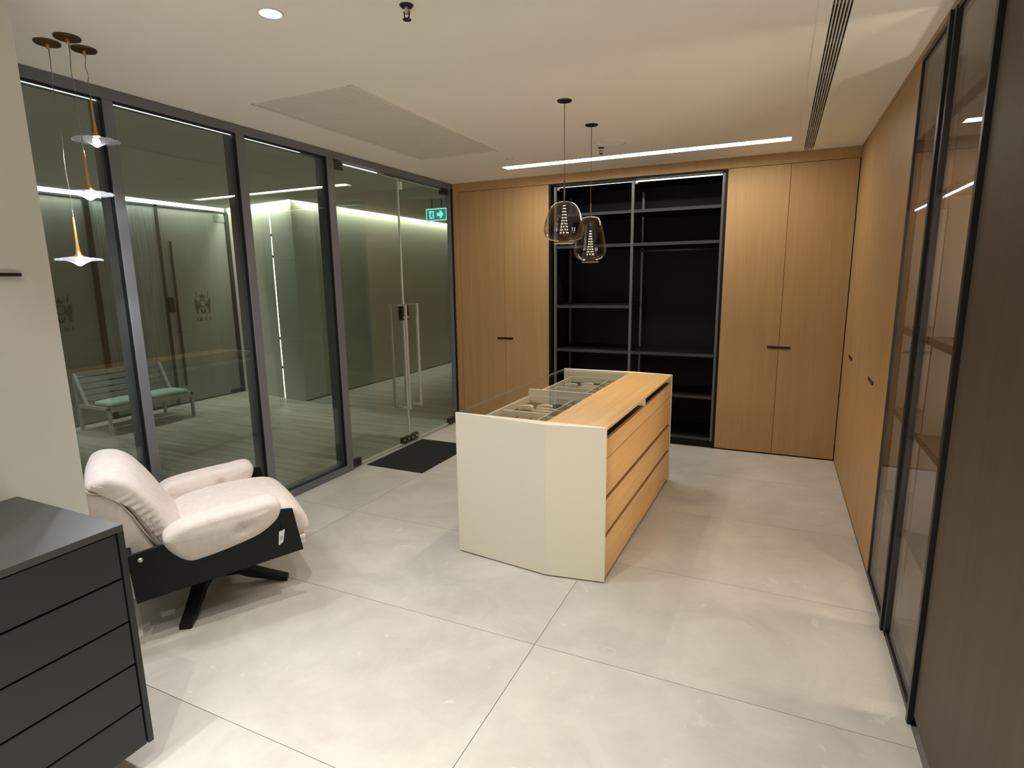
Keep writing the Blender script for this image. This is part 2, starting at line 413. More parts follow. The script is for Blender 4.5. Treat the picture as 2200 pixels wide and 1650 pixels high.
# along the right wall
def wardrobe_right(y0, y1, y2, label):
    t = thing('wardrobe', label, 'wardrobe', (W+.25, (y0+y2)/2, 0)); og = (W+.25, (y0+y2)/2, 0)
    obj('carcass', B((W+.024, W+.5, y2, y0-.001, .0, 2.57)), OAKD, t, og)
    for a, b, side in ((y1, y0, -1), (y2, y1, 1)):
        d = obj('door', B((W, W+.022, a+.0012, b-.0012, .012, 2.568)), OAK, t, og, bev=.0008)
        h = (a+.0015, a+.092) if side < 0 else (b-.092, b-.0015)
        obj('handle', B((W-.006, W+.004, h[0], h[1], .966, .987)), BLKMET, d, og, bev=.001)
wardrobe_right(-.004, -.525, -1.05, 'two-door oak wardrobe on the right wall nearest the far corner')
wardrobe_right(-1.052, -1.585, -2.105, 'two-door oak wardrobe on the right wall beside the glass cabinet')

# ------------------------------------------------------------------ open black wardrobe
ox0, ox1 = 1.108, 2.766
og = ((ox0+ox1)/2, .3, 0)
t = thing('open_wardrobe', 'black open wardrobe with shelves, grey uprights and LED strips between oak doors', 'wardrobe', og)
obj('back_panel', B((ox0, ox1, .60, .64, 0, 2.51)), BLACKW, t, og)
for a, b in ((ox0, ox0+.02), (ox1-.02, ox1)):
    obj('side_panel', B((a, b, .0, .60, 0, 2.508)), BLACKW, t, og)
obj('top_panel', B((ox0+.02, ox1-.02, .0, .60, 2.492, 2.508)), BLACKW, t, og)
obj('plinth', B((ox0+.02, ox1-.02, .03, .60, 0, .055)), BLACKW, t, og)
for x in (1.148, 1.922, 2.722):
    obj('upright', B((x, x+.026, .035, .060, 0, 2.49)), UPRIGHT, t, og, bev=.002)
for x in (1.150, 1.924, 2.722):
    obj('upright', B((x, x+.022, .50, .522, .03, 2.44)), UPRIGHT, t, og, bev=.002)
def shelf(x0, x1, z, th=.028):
    s = obj('shelf', B((x0, x1, .035, .57, z-th, z)), BLACKW, t, og, bev=.002)
    obj('shelf_edge', B((x0, x1, .028, .035, z-th, z)), SHEDGE, s, og, label='grey metal front edge')
for z in (2.222, 1.918, 1.332, .888, .49, .09): shelf(1.175, 1.921, z)
for z in (2.222, 1.918, .888, .49, .09): shelf(1.949, 2.721, z)
bm = bmesh.new(); tube(bm, [(1.96, .28, 1.855), (2.715, .28, 1.855)], .011, 12); obj('hanging_rail', bm, UPRIGHT, t, og, smooth=True)
obj('led_strip', B((1.178, 1.918, .079, .082, 2.480, 2.483)), E_LED, t, og)
obj('led_strip', B((1.955, 2.716, .062, .072, 2.474, 2.484)), E_LED, t, og)
for x in (1.178, 1.955): obj('led_connector', B((x-.008, x+.012, .062, .086, 2.458, 2.484)), WHITEP, t, og)

# ------------------------------------------------------------------ glass fronted cabinet in the right wall
og = (W+.25, -2.68, 0)
t = thing('display_cabinet', 'built-in cabinet with two smoked glass doors in slim black frames on the right wall', 'cabinet', og)
xb = W+.48
obj('back_panel', B((xb, xb+.02, -3.262, -2.108, 0, 2.57)), GREYW, t, og)
obj('side_panel', B((W+.04, xb, -2.128, -2.108, 0, 2.57)), GREYW, t, og)
obj('side_panel', B((W+.04, xb, -3.262, -3.242, 0, 2.57)), GREYW, t, og)
obj('partition', B((W+.05, xb, -2.672, -2.652, .06, 2.55)), GREYW, t, og)
obj('top_panel', B((W+.04, xb, -3.242, -2.128, 2.55, 2.57)), GREYW, t, og)
obj('bottom_panel', B((W+.04, xb, -3.242, -2.128, .0, .06)), GREYW, t, og)
for z in (1.925, 1.345, .935, .50):
    for a, b in ((-3.242, -2.673), (-2.651, -2.128)):
        s = obj('shelf', B((W+.034, xb, a, b, z-.032, z)), GREYW, t, og, bev=.001)
        if z > 1.9:
            obj('led_strip', B((W+.030, W+.034, a+.005, b-.005, z-.036, z-.028)), E_VIT, s, og, label='lit warm strip under the shelf front')
        else:
            obj('led_strip', B((W+.10, W+.108, a+.01, b-.01, z-.040, z-.033)), MATS['brass'], s, og)
for lab, y0, y1 in (('far', -2.655, -2.112), ('near', -3.262, -2.660)):
    d = obj('door', B((W+.006, W+.012, y0+.012, y1-.008, .018, 2.552)), GLASSV, t, og, label='smoked glass pane')
    obj('door_rail', B((W, W+.022, y0, y1, 2.55, 2.566)), BLKMET, d, og)
    obj('door_rail', B((W, W+.022, y0, y1, .006, .022)), BLKMET, d, og)
    if lab == 'far':
        obj('door_stile', B((W, W+.022, y1-.010, y1, .006, 2.566)), BLKMET, d, og)
        obj('handle_stile', B((W-.014, W+.022, y0, y0+.032, .002, 2.568)), BLKMET, d, og, bev=.001)
    else:
        obj('handle_stile', B((W-.004, W+.022, y1-.036, y1, .002, 2.568)), BLKMET, d, og, bev=.001)
        obj('door_stile', B((W-.014, W+.022, y0, y0+.024, .002, 2.568)), BLKMET, d, og, bev=.001)

for yv in (-2.645, -3.235):
    obj('led_profile', B((xb-.012, xb-.002, yv-.004, yv+.004, .12, 2.12)), E_VIT, t, og, label='vertical lit strip in the back corner')
    lo = area_light('cabinet_lamp', (xb-.03-og[0], yv+.05-og[1], 1.12), .02, P_VLAMP, (1, .87, .74), rot=(0, math.radians(90), math.radians(-35)), size_y=.02)
    lo.data.shape = 'RECTANGLE'; lo.data.size = 2.0; lo.data.size_y = .10; lo.parent = t
# dark panelled unit nearest the camera on the right
og = (W+.25, -5.2, 0)
t = thing('tall_cabinet', 'tall dark wood cabinet at the near right edge', 'cabinet', og)
obj('plinth', B((W+.03, W+.5, -8.45, -3.268, 0, .06)), BLKMET, t, og)
yy = -3.268
for k in range(4):
    y2 = (-4.9, -6.1, -7.3, -8.45)[k]
    obj('panel', B((W+.002, W+.5, y2+.003, yy-.001, .045, H-.004)), DARKOAK, t, og, bev=.001)
    yy = y2

# ------------------------------------------------------------------ ceiling fittings
og = (2.06, -.518, H)
t = thing('linear_ceiling_light', 'long bright recessed strip light in the ceiling in front of the far wardrobes', 'ceiling light', og)
z0 = H+.010
obj('diffuser', B((LIN[0], LIN[1], LIN[2], LIN[3], z0, z0+.01)), E_LIN, t, og)
bm = B((LIN[0]-.001, LIN[0]+.006, LIN[2], LIN[3], H-.002, z0), (LIN[1]-.006, LIN[1]+.001, LIN[2], LIN[3], H-.002, z0),
       (LIN[0], LIN[1], LIN[2], LIN[2]+.006, H-.002, z0), (LIN[0], LIN[1], LIN[3]-.006, LIN[3], H-.002, z0))
obj('housing', bm, WHITEE, t, og)

og = (3.375, -2.0, H)
t = thing('slot_diffuser', 'long white ceiling air diffuser with dark parallel slots', 'air vent', og)
obj('backing', B((DIF[0], DIF[1], DIF[2], DIF[3], H+.018, H+.020)), SLOTD, t, og)
for a, b in ((3.295, DIF[0]+.003), (DIF[1]-.003, 3.455)):
    obj('flange', B((a, b, DIF[2]-.03, DIF[3]+.02, H-.004, H-.0005)), BANDM, t, og)
n = 6; wv = (DIF[1]-DIF[0])/(n)
for k in range(1, n):
    x = DIF[0]+wv*k
    obj('blade', B((x-.0024, x+.0024, DIF[2], DIF[3], H-.003, H+.016)), WHITEP, t, og)
y = -.35; kk = 0
while y > -4.1:
    obj('cross_bar', B((DIF[0], DIF[1], y-.006, y+.006, H+.004, H+.015)), DKGREY, t, og); y -= .41

og = (.79, -2.08, H)
t = thing('air_return_grille', 'large flat white ceiling grille divided into four panels, near the glass wall', 'air vent', og)
gx0, gx1, gy0, gy1 = GRI
obj('backing', B((gx0, gx1, gy0, gy1, H+.02, H+.03)), mat('grille_back', (196, 190, 176), .8), t, og)
obj('frame', B((gx0-.012, gx0+.008, gy0-.012, gy1+.012, H-.005, H+.004), (gx1-.008, gx1+.022, gy0-.012, gy1+.012, H-.010, H+.004),
               (gx0, gx1, gy0-.012, gy0+.008, H-.005, H+.004), (gx0, gx1, gy1-.008, gy1+.012, H-.005, H+.004)), WHITEP, t, og)
cuts = [gy0+.01, -2.50, -2.08, -1.66, gy1-.01]
for a, b in zip(cuts, cuts[1:]):
    bm = bmesh.new(); x = gx0+.016
    while x < gx1-.012:
        bx(bm, x, x+.0165, a+.004, b-.004, H-.001, H+.010); x += .0195
    bx(bm, gx0+.008, gx1-.008, a+.0015, a+.008, H-.002, H+.010); bx(bm, gx0+.008, gx1-.008, b-.008, b-.0015, H-.002, H+.010)
    obj('louvre_panel', bm, GRILLE, t, og, kind='stuff')

def downlight(x, y, label, cone=80, power=1.05):
    og = (x, y, H)
    t = thing('downlight', label, 'ceiling light', og, group=None)
    bm = bmesh.new(); lathe(bm, [(.040, H+.001), (.040, H-.004), (.046, H-.004), (.048, H+.001)], (x, y), 28); obj('trim_ring', bm, WHITEP, t, og, smooth=True)
    bm = bmesh.new(); lathe(bm, [(0, H-.001), (.040, H-.001)], (x, y), 28); obj('lens', bm, E_DOWN, t, og)
    l = bpy.data.lights.new('spot', 'SPOT'); l.energy = P_DOWN*power; l.color = NEUT; l.spot_size = math.radians(cone); l.spot_blend = .9; l.shadow_soft_size = .012
    o = bpy.data.objects.new('lamp', l); COL.objects.link(o); o.parent = t; o.location = (0, 0, -.012)
downlight(1.415, -3.707, 'round bright downlight in the ceiling above the armchair')
downlight(2.14, -3.66, 'round ceiling downlight in front of the island, out of view above')
downlight(1.415, -4.95, 'round ceiling downlight beside the dark chest, out of view above', 90, .8)
downlight(2.9, -3.66, 'round ceiling downlight near the glass cabinet, out of view above')
downlight(2.14, -5.3, 'round ceiling downlight behind the camera, second from the chest', 100, 1.5)
downlight(2.9, -5.3, 'round ceiling downlight behind the camera, near the dark cabinet', 100, 1.5)
for k, xq in enumerate((1.415, 2.14, 2.9)):  # unseen row added so bounce off the floor brightens the ceiling
    downlight(xq, -6.7, 'added unseen downlight far behind the camera for bounce light, %s of that row' % ('first', 'second', 'third')[k], 105, 5.0)

def sprinkler(x, y, label, flange=True):
    og = (x, y, H)
    t = thing('sprinkler', label, 'sprinkler', og)
    bm = bmesh.new(); lathe(bm, [(0, H-.006), (.022, H-.006), (.026, H)], (x, y), 20); obj('flange', bm, BRONZC, t, og, smooth=True)
    bm = bmesh.new(); tube(bm, [(x, y, H-.006), (x, y, H-.03)], .007, 8); obj('body', bm, STEEL, t, og)
    bm = bmesh.new(); tube(bm, [(x-.012, y, H-.02), (x-.010, y, H-.04), (x, y, H-.046)], .0025, 6); tube(bm, [(x+.012, y, H-.02), (x+.010, y, H-.04), (x, y, H-.046)], .0025, 6)
    obj('yoke', bm, BRONZC, t, og)
    bm = bmesh.new(); lathe(bm, [(0, H-.046), (.016, H-.048), (.016, H-.050), (0, H-.050)], (x, y), 12); obj('deflector', bm, BRONZC, t, og)
sprinkler(1.908, -3.53, 'small ceiling sprinkler at the top edge between downlights')
sprinkler(1.897, -.91, 'small ceiling sprinkler beside the round access cover')
og = (2.0, -1.03, H)
t = thing('access_cover', 'faint round white access cover flush in the ceiling beside the pendants', 'ceiling cover', og)
bm = bmesh.new(); lathe(bm, [(0, H-.004), (.108, H-.004), (.112, H+.001)], og[:2], 40); obj('disc', bm, CEILM, t, og)
bm = bmesh.new(); lathe(bm, [(.112, H-.002), (.118, H-.006), (.122, H)], og[:2], 40); obj('rim', bm, WHITEP, t, og, smooth=True)
og = (1.10, -.89, H)
t = thing('smoke_detector', 'tiny white ceiling sensor near the left end of the long strip light', 'detector', og)
bm = bmesh.new(); lathe(bm, [(0, H-.010), (.012, H-.009), (.014, H-.004), (.034, H-.003), (.036, H)], og[:2], 24); obj('housing', bm, WHITEP, t, og, smooth=True)

# ------------------------------------------------------------------ trio of small glass pendants
def small_pendant(x, y, zs, zr, label, group=None):
    og = (x, y, H); t = thing('pendant_lamp', label, 'pendant lamp', og, group='small glass disc pendants')
    bm = bmesh.new(); lathe(bm, [(0, H-.008), (.046, H-.008), (.048, H-.004), (.048, H)], (x, y), 36); obj('canopy', bm, BRASSD, t, og, smooth=False)
    bm = bmesh.new(); lathe(bm, [(0, H-.028), (.006, H-.026), (.007, H-.008)], (x, y), 10); obj('cord_grip', bm, BRASS, t, og, smooth=True)
    bm = bmesh.new(); pts = []
    for k in range(15):
        q = k/14; pts.append((x+.0022*math.sin(q*17), y+.0022*math.cos(q*13), H-.026+(zr-H+.026)*q))
    tube(bm, pts, .0018, 6); obj('cord', bm, CABLE, t, og, smooth=True)
    bm = bmesh.new(); Lr = zr-zs
    lathe(bm, [(.0030, zr), (.0045, zr-.01), (.0055, zs+Lr*.5), (.008, zs+Lr*.22), (.012, zs+Lr*.12), (.022, zs+.014), (.024, zs+.010), (0, zs+.010)], (x, y), 20); obj('stem', bm, BRASS, t, og, smooth=True)
    bm = bmesh.new(); seg = 48; prof = [(.020, .012), (.034, .010), (.046, .006), (.058, .007), (.070, .003), (.080, .003), (.090, -.001), (.089, -.004), (.078, -.002), (.066, -.004), (.052, -.004), (.040, -.009), (.028, -.014), (.016, -.022), (.006, -.029), (0, -.030)]
    lathe(bm, [(r, zs+z) for r, z in prof], (x, y), seg)
    for v in bm.verts:
        dx, dy = v.co.x-x, v.co.y-y; r = math.hypot(dx, dy)
        if r > .03: v.co.z += .0018*math.sin(12*math.atan2(dy, dx))*(r/.09)
    obj('glass_disc', bm, CLEARG, t, og, smooth=True)
    bm = bmesh.new(); sphere(bm, (x, y, zs-.004), .014, 12); obj('bulb', bm, E_TRIO, t, og, smooth=True)
    l = bpy.data.lights.new('spot', 'SPOT'); l.spot_size = math.radians(165); l.spot_blend = .3; l.energy = P_TRIO; l.color = (.92, .93, 1); l.shadow_soft_size = .012
    o = bpy.data.objects.new('lamp', l); COL.objects.link(o); o.parent = t; o.location = (0, 0, zs-H-.036)
small_pendant(.384, -3.931, 1.712, 1.895, 'lowest of three small pendants with glass discs and brass stems')
small_pendant(.512, -3.923, 1.986, 2.16, 'middle height small pendant with glass disc and brass stem')
small_pendant(.440, -3.821, 2.228, 2.40, 'highest of three small pendants with glass discs and brass stems')

# ------------------------------------------------------------------ two smoked glass pendants over the island
def big_pendant(x, y, prof, ztop, zrod, cone, label, name='pendant_lamp'):
    og = (x, y, H); t = thing('pendant_lamp', label, 'pendant lamp', og, group='smoked glass pendants over the island')
    bm = bmesh.new(); lathe(bm, [(0, H-.012), (.012, H-.012), (.016, H-.008), (.040, H-.006), (.043, H)], (x, y), 32); obj('canopy', bm, BRONZC, t, og)
    bm = bmesh.new(); tube(bm, [(x, y, H-.01), (x, y, zrod)], .0022, 8); obj('cord', bm, CABLEB, t, og, smooth=True)
    bm = bmesh.new(); tube(bm, [(x, y, zrod), (x, y, ztop-.01)], .0052, 10); obj('rod', bm, CABLEB, t, og, smooth=True)
    bm = bmesh.new(); lathe(bm, prof+[(r-.003, z+.001) for r, z in reversed(prof) if r > .004], (x, y), 56); obj('glass_shade', bm, SMOKE, t, og, smooth=True)
    rl, zl = prof[-1]
    bm = bmesh.new(); lathe(bm, [(rl-.004, zl+.002), (rl+.002, zl+.002), (rl+.003, zl-.004), (rl-.004, zl-.005), (rl-.004, zl+.002)], (x, y), 48); obj('lip', bm, mat('amber_glass_lip', (150, 118, 92), .2, spec=.8), t, og, smooth=True)
    zc0, zc1, rc0, rc1 = cone
    bm = bmesh.new(); lathe(bm, [(0, zc0), (rc0, zc0), (rc0+(rc1-rc0)*.45, zc0+(zc1-zc0)*.6), (rc1, zc1), (rc1*.5, zc1-.012), (.004, zc1-.022), (0, zc1-.022)], (x, y), 24)
    cn = obj('diffuser_cone', bm, mat('cone_metal', (84, 66, 54), .45, metal=.7), t, og, smooth=True)
    bm = bmesh.new(); rows = 10
    for i in range(rows):
        q = (i+.5)/rows
        z = zc0+(zc1-zc0)*(q)
        r = rc0+(rc1-rc0)*(.45*q/.6 if q < .6 else .45+.55*(q-.6)/.4)
        nn = 7
        for k in range(nn):
            a = 2*PI*(k+.5*(i % 2))/nn
            rad = .0013+.0013*q
            sphere(bm, (x+r*math.cos(a), y+r*math.sin(a), z), rad, 6)
    obj('glowing_perforations', bm, E_DOT, cn, og, kind='stuff')
    l = bpy.data.lights.new('spot', 'SPOT'); l.spot_size = math.radians(150); l.spot_blend = .4; l.energy = P_PEND; l.color = WARM; l.shadow_soft_size = .01
    o = bpy.data.objects.new('lamp', l); COL.objects.link(o); o.parent = t; o.location = (0, 0, zc1-H-.04)
zt = 2.042
big_pendant(2.044, -2.174, [(.006, zt), (.030, zt), (.052, zt-.006), (.072, zt-.020), (.090, zt-.045), (.104, zt-.078), (.115, zt-.112), (.1215, zt-.145), (.122, zt-.170), (.114, zt-.195), (.098, zt-.212), (.080, zt-.220), (.064, zt-.222), (.060, zt-.228), (.062, zt-.234)],
            zt, 2.165, (zt-.012, zt-.185, .006, .024), 'rounder smoked glass pendant hanging nearer over the island')
zt = 2.008
big_pendant(2.028, -1.595, [(.006, zt), (.040, zt-.001), (.060, zt-.010), (.074, zt-.034), (.084, zt-.072), (.094, zt-.118), (.104, zt-.165), (.1105, zt-.205), (.110, zt-.232), (.102, zt-.256), (.086, zt-.274), (.068, zt-.284), (.058, zt-.288), (.055, zt-.294), (.057, zt-.300)],
            zt, 2.10, (zt-.085, zt-.258, .005, .024), 'taller narrow smoked glass pendant hanging behind the rounder one')

# ------------------------------------------------------------------ island
og = (2.035, -2.75, 0)
isl = thing('dressing_island', 'dressing room island with cream end panels, oak drawers, oak and glass top', 'island', og, rz=-.0236)
XL, XR, KX, LN = -.447, .447, .135, 1.735
ZT = .853
obj('end_panel', prism(bmesh.new(), [(XL, 0), (KX, -.055), (XR, 0), (XR, .014), (XL, .014)], .008, ZT), CREAMP, isl, bev=.0015)
obj('end_panel', prism(bmesh.new(), [(XL, LN), (XR, LN), (XR, LN+.014), (KX, LN+.050), (XL, LN+.014)], .008, ZT), CREAMP, isl, bev=.0015)
obj('toe_kick', B((XL+.02, XR-.02, .015, LN-.001, 0, .016)), BLKMET, isl)
obj('wood_top', B((KX-.022, XR-.002, .0142, LN-.0002, .836, ZT-.001)), OAKY, isl, bev=.001)
gt = obj('glass_top', B((XL+.004, KX-.0225, .0145, LN-.0005, ZT-.010, ZT-.001)), GLASST, isl)
obj('polished_edge', B((XL+.002, XL+.0045, .0145, LN-.0005, ZT-.010, ZT-.001)), mat('dark_glass_edge', (112, 112, 102), .3), gt)
# body under the top
obj('carcass', B((XL+.085, XR-.024, .0145, LN-.0005, .016, .742), (KX-.04, KX-.02, .0145, LN-.0005, .742, .836), (KX-.02, XR-.21, .0145, LN-.0005, .742, .784)), CREAMP, isl)
obj('slot_lining', B((XR-.21, XR-.026, .0145, LN-.0005, .742, .788)), GASKET, isl)
obj('slot_back', B((KX-.019, KX-.014, .0145, LN-.0005, .788, .8355)), GASKET, isl)
obj('slot_divider', B((KX+.0, XR-.006, .862, .872, .788, .8355)), WHITEE, isl)
for za, zb in ((.686, .786), (.482, .682), (.272, .456), (.020, .246)):
    obj('drawer', B((XR-.024, XR-.004, .017, LN-.003, za, zb)), OAKY, isl, bev=.0008)
for za, zb in ((.456, .482), (.246, .272)):
    obj('finger_groove', B((XR-.024, XR-.018, .017, LN-.003, za, zb)), OAKD, isl)
# jewellery trays under the glass
for ti, (ya, yb) in enumerate(((.03, .845), (.880, LN-.03))):
    tz = .797
    tr = obj('tray', B((XL+.09, KX-.045, ya, yb, .742, .752)), VELVD, isl)
    obj('tray_rim', B((XL+.078, XL+.094, ya, yb, .742, tz), (KX-.052, KX-.041, ya, yb, .742, tz), (XL+.078, KX-.041, ya-.004, ya+.010, .742, tz), (XL+.078, KX-.041, yb-.010, yb+.004, .742, tz)), WHITEE, tr)
    x0, x1 = XL+.094, KX-.052
    wq = x1-x0; lq = yb-ya
    obj('compartment_wall', B((x0+wq*.72, x0+wq*.735, ya+.01, yb-.01, .752, tz-.004)), WHITEE, tr)
    for q in (.2, .4, .6, .8):
        obj('compartment_wall', B((x0+wq*.735, x1, ya+lq*q-.004, ya+lq*q+.004, .752, tz-.006)), WHITEE, tr)
    obj('velvet_pad', B((x0+.012, x0+wq*.30, ya+.03, ya+lq*.42, .752, .770)), VELV, tr, bev=.003)
    obj('velvet_pad', B((x0+wq*.33, x0+wq*.50, ya+.03, ya+lq*.42, .752, .770)), VELV, tr, bev=.003)
    obj('velvet_pad', B((x0+wq*.53, x0+wq*.70, ya+.03, ya+lq*.42, .752, .770)), VELV, tr, bev=.003)
    obj('compartment_wall', B((x0+.01, x0+wq*.72, ya+lq*.45, ya+lq*.47, .752, tz-.006)), WHITEE, tr)
    for q in (.55, .63):
        obj('compartment_wall', B((x0+wq*.40, x0+wq*.72, ya+lq*q, ya+lq*(q+.018), .752, tz-.008)), WHITEE, tr)
    for cx, cy in ((x0+wq*.17, ya+lq*.72), (x0+wq*.42, ya+lq*.80)):   # crescent holders for watches and bracelets
        pts = []
        for k in range(13):
            a = -PI*.42+PI*.84*k/12; pts.append((cx-.055*math.sin(a)*1.0, cy+.085*math.cos(a)-.04))
        for k in range(12, -1, -1):
            a = -PI*.42+PI*.84*k/12; pts.append((cx-.050*math.sin(a), cy+.050*math.cos(a)-.045))
        obj('crescent_holder', prism(bmesh.new(), pts, .752, .776), WHITEE, tr)
    bm = bmesh.new(); lathe(bm, [(0, .7702), (.006, .7715), (.006, .7705), (.0065, .770)], (x0+.04, ya+.10), 14); obj('finger_hole', bm, BLKMET, tr)
obj('cross_panel', B((XL+.075, KX-.04, .850, .874, .742, .842)), CREAMP, isl, bev=.001)

# ------------------------------------------------------------------ black door mat
t = thing('door_mat', 'black rubber mat on the floor inside the glass doors', 'mat', (.31, -1.15, 0))
obj('mat', B((.02, .60, -1.655, -.775, 0, .006)), MATM, t, (.31, -1.15, 0), bev=.002)

# ------------------------------------------------------------------ chest of drawers
og = (1.12, -5.1, 0)
cx0, cx1, cy0, cy1, cz0, cz1 = .826, 1.420, -5.75, -4.485, .10, .868
t = thing('chest_of_drawers', 'dark graphite chest with five wide drawers at the near left', 'chest', og)
obj('top', B((cx0, cx1, cy0, cy1, cz1-.022, cz1)), CHESTT, t, og, bev=.001)
obj('side_panel', B((cx0, cx1, cy1-.018, cy1, cz0, cz1-.022)), CHEST, t, og, bev=.001)
obj('side_panel', B((cx0, cx1, cy0, cy0+.018, cz0, cz1-.022)), CHEST, t, og, bev=.001)
obj('carcass', B((cx0, cx1-.022, cy0+.018, cy1-.018, cz0, cz1-.022)), GASKET, t, og)
hd = (cz1-.022-cz0)/5
for k in range(5):
    za = cz0+k*hd
    obj('drawer', B((cx1-.021, cx1-.001, cy0+.022, cy1-.024, za+.003, za+hd-.004)), CHEST, t, og, bev=.001)
for y in (cy0+.1, cy1-.13):
    for x in (cx0+.08, cx1-.11):
        obj('leg', B((x, x+.05, y, y+.012, 0, cz0)), BLKMET, t, og)
og = (.82, -4.40, 1.638)
t = thing('wall_pull', 'thin dark horizontal bar fixed on the white wall above the chest', 'handle', og)
obj('bar', B((.822, .836, -4.70, -4.366, 1.632, 1.644)), BLKMET, t, og, bev=.003)
obj('standoff', B((.82, .824, -4.69, -4.68, 1.634, 1.642), (.82, .824, -4.39, -4.38, 1.634, 1.642)), BLKMET, t, og)

# ------------------------------------------------------------------ armchair
chair = thing('armchair', 'cream upholstered swivel armchair with black plywood side panels', 'armchair', (.565, -3.62, 0), rz=-math.radians(31))
def spline(pts, n):
    m = len(pts); out = []
    per = n//m
    for i in range(m):
        p0, p1, p2, p3 = pts[(i-1) % m], pts[i], pts[(i+1) % m], pts[(i+2) % m]
        for k in range(per):
            q = k/per
            out.append(tuple(.5*((2*p1[j])+(-p0[j]+p2[j])*q+(2*p0[j]-5*p1[j]+4*p2[j]-p3[j])*q*q+(-p0[j]+3*p1[j]-3*p2[j]+p3[j])*q**3) for j in (0, 1)))
    return out
def cushion(pts, x0, x1, R, bulge=.01, n=96, dimples=(), crown=0, ruche=0, nx=12):
    """closed cushion: side outline pts=(forward, z) swept from x0 to x1 with rolled ends"""
    P = spline(pts, n); n = len(P)
    cy = sum(p[0] for p in P)/n; cz = sum(p[1] for p in P)/n
    nor = []
    area = sum(P[i][0]*P[(i+1) % n][1]-P[(i+1) % n][0]*P[i][1] for i in range(n)); sg = 1 if area > 0 else -1
    for i in range(n):
        a, b = P[(i-2) % n], P[(i+2) % n]; d = (b[0]-a[0], b[1]-a[1]); L = math.hypot(*d) or 1
        nor.append((sg*d[1]/L, -sg*d[0]/L))
    rows = []
    def ring(x, off, s=1.0):
        return [(x, (p[0]-m[0]*off-cy)*s+cy, (p[1]-m[1]*off-cz)*s+cz) for p, m in zip(P, nor)]
    capL = [ring(x0-bulge*(1-s*s)+0, R*.9, s) for s in [.04+.92*k/17 for k in range(18)]]
    endL = [ring(x0+R*(1-math.sin(a)), R*(1-math.cos(a))*.9, 1) for a in [PI/2*(1-k/5) for k in range(0, 6)]]
    mid = []
    for k in range(1, nx):
        q = k/nx; x = x0+R+(x1-x0-2*R)*q
        mid.append(ring(x, -crown*math.sin(PI*q)))
    endR = [ring(x1-R*(1-math.sin(a)), R*(1-math.cos(a))*.9, 1) for a in [PI/2*(k/5) for k in range(0, 6)]]
    capR = [ring(x1+bulge*(1-s*s), R*.9, s) for s in [.96-.92*k/17 for k in range(18)]]
    rows = capL+endL+mid+endR+capR
    bm = bmesh.new(); vr = [[bm.verts.new(p) for p in r] for r in rows]
    for a, b in zip(vr, vr[1:]):
        for i in range(n): bm.faces.new((a[i], a[(i+1) % n], b[(i+1) % n], b[i]))
    bm.faces.new(vr[0]); bm.faces.new(vr[-1][::-1])
    for v in bm.verts:
        for (p, ax, dep, sig) in dimples:
            d2 = (v.co-Vector(p)).length_squared
            g = math.exp(-d2/(sig*sig)); v.co -= Vector(ax)*dep*g
        if ruche:
            side = max(0, abs(v.co.x)-(x1-.055))/.055
            if side > 0: v.co.x += ruche*side*math.sin(v.co.z*190-v.co.y*60)*(1 if v.co.x > 0 else -1)*max(0, min(1, (v.co.z-.40)/.05, (.70-v.co.z)/.05))
    return bm
arm_prof = [(-.195, .470), (-.150, .512), (-.07, .532), (.05, .544), (.18, .552), (.268, .558), (.305, .538), (.308, .500), (.280, .448), (.20, .398), (.08, .368), (-.04, .350), (-.105, .352), (-.165, .405)]
for s in (1, -1):
    xa, xb_ = (.272, .428) if s > 0 else (-.428, -.272)
    dm = [((s*.44, .130, .455), (s, 0, 0), .022, .026), ((s*.26, .130, .475), (-s, 0, 0), .020, .026),
          ((s*.44, .160, .462), (s, 0, 0), .006, .030), ((s*.44, .105, .440), (s, 0, 0), .006, .028)]
    a = obj('armrest', cushion(arm_prof, xa, xb_, .040, .010, n=112, dimples=dm), FABRIC, chair, smooth=True)
seat_prof = [(-.20, .385), (-.12, .430), (-.02, .462), (.14, .478), (.30, .476), (.39, .456), (.445, .405), (.466, .345), (.452, .305), (.38, .290), (.15, .292), (-.15, .300)]
seat = obj('seat_cushion', cushion(seat_prof, -.285, .285, .035, .006, n=96, crown=.008), FABRIC, chair, smooth=True)
front = [(-.285+.57*k/12, .458+.0, .312) for k in range(13)]
bm = bmesh.new(); tube(bm, [(-.287, .25, .30), (-.285, .40, .300), (-.268, .452, .306)]+[(x, .464, .310) for x in (-.2, -.1, 0, .1, .2)]+[(.268, .452, .306), (.285, .40, .300), (.287, .25, .30)], .0032, 6)
obj('piping', bm, PIPE, seat, smooth=True)
obj('seat_base', cushion([(-.18, .30), (.2, .295), (.40, .292), (.44, .285), (.43, .255), (.38, .240), (-.18, .232), (-.20, .26)], -.295, .295, .02, .003, n=64), FABRIC, chair, smooth=True)
back_prof = [(-.085, .385), (-.140, .480), (-.183, .570), (-.230, .652), (-.283, .724), (-.345, .764), (-.408, .768), (-.446, .746), (-.440, .722), (-.396, .708), (-.345, .672), (-.296, .590), (-.252, .488), (-.205, .390)]
dm = [((-.13, -.150, .555), (0, .9, .3), .016, .03), ((.13, -.150, .555), (0, .9, .3), .016, .03)]
back = obj('back_cushion', cushion(back_prof, -.300, .300, .036, .006, n=112, crown=.010, dimples=dm, ruche=.0035, nx=20), FABRIC, chair, smooth=True)
for s in (1, -1):
    bm = bmesh.new(); pp = spline(back_prof, 112)
    seq = [(-.446, .735), (-.436, .720), (-.396, .706), (-.345, .670), (-.296, .588), (-.252, .486), (-.222, .425)]
    tube(bm, [(s*.297, a, b) for a, b in seq], .0040, 8); obj('piping', bm, PIPE, back, smooth=True)
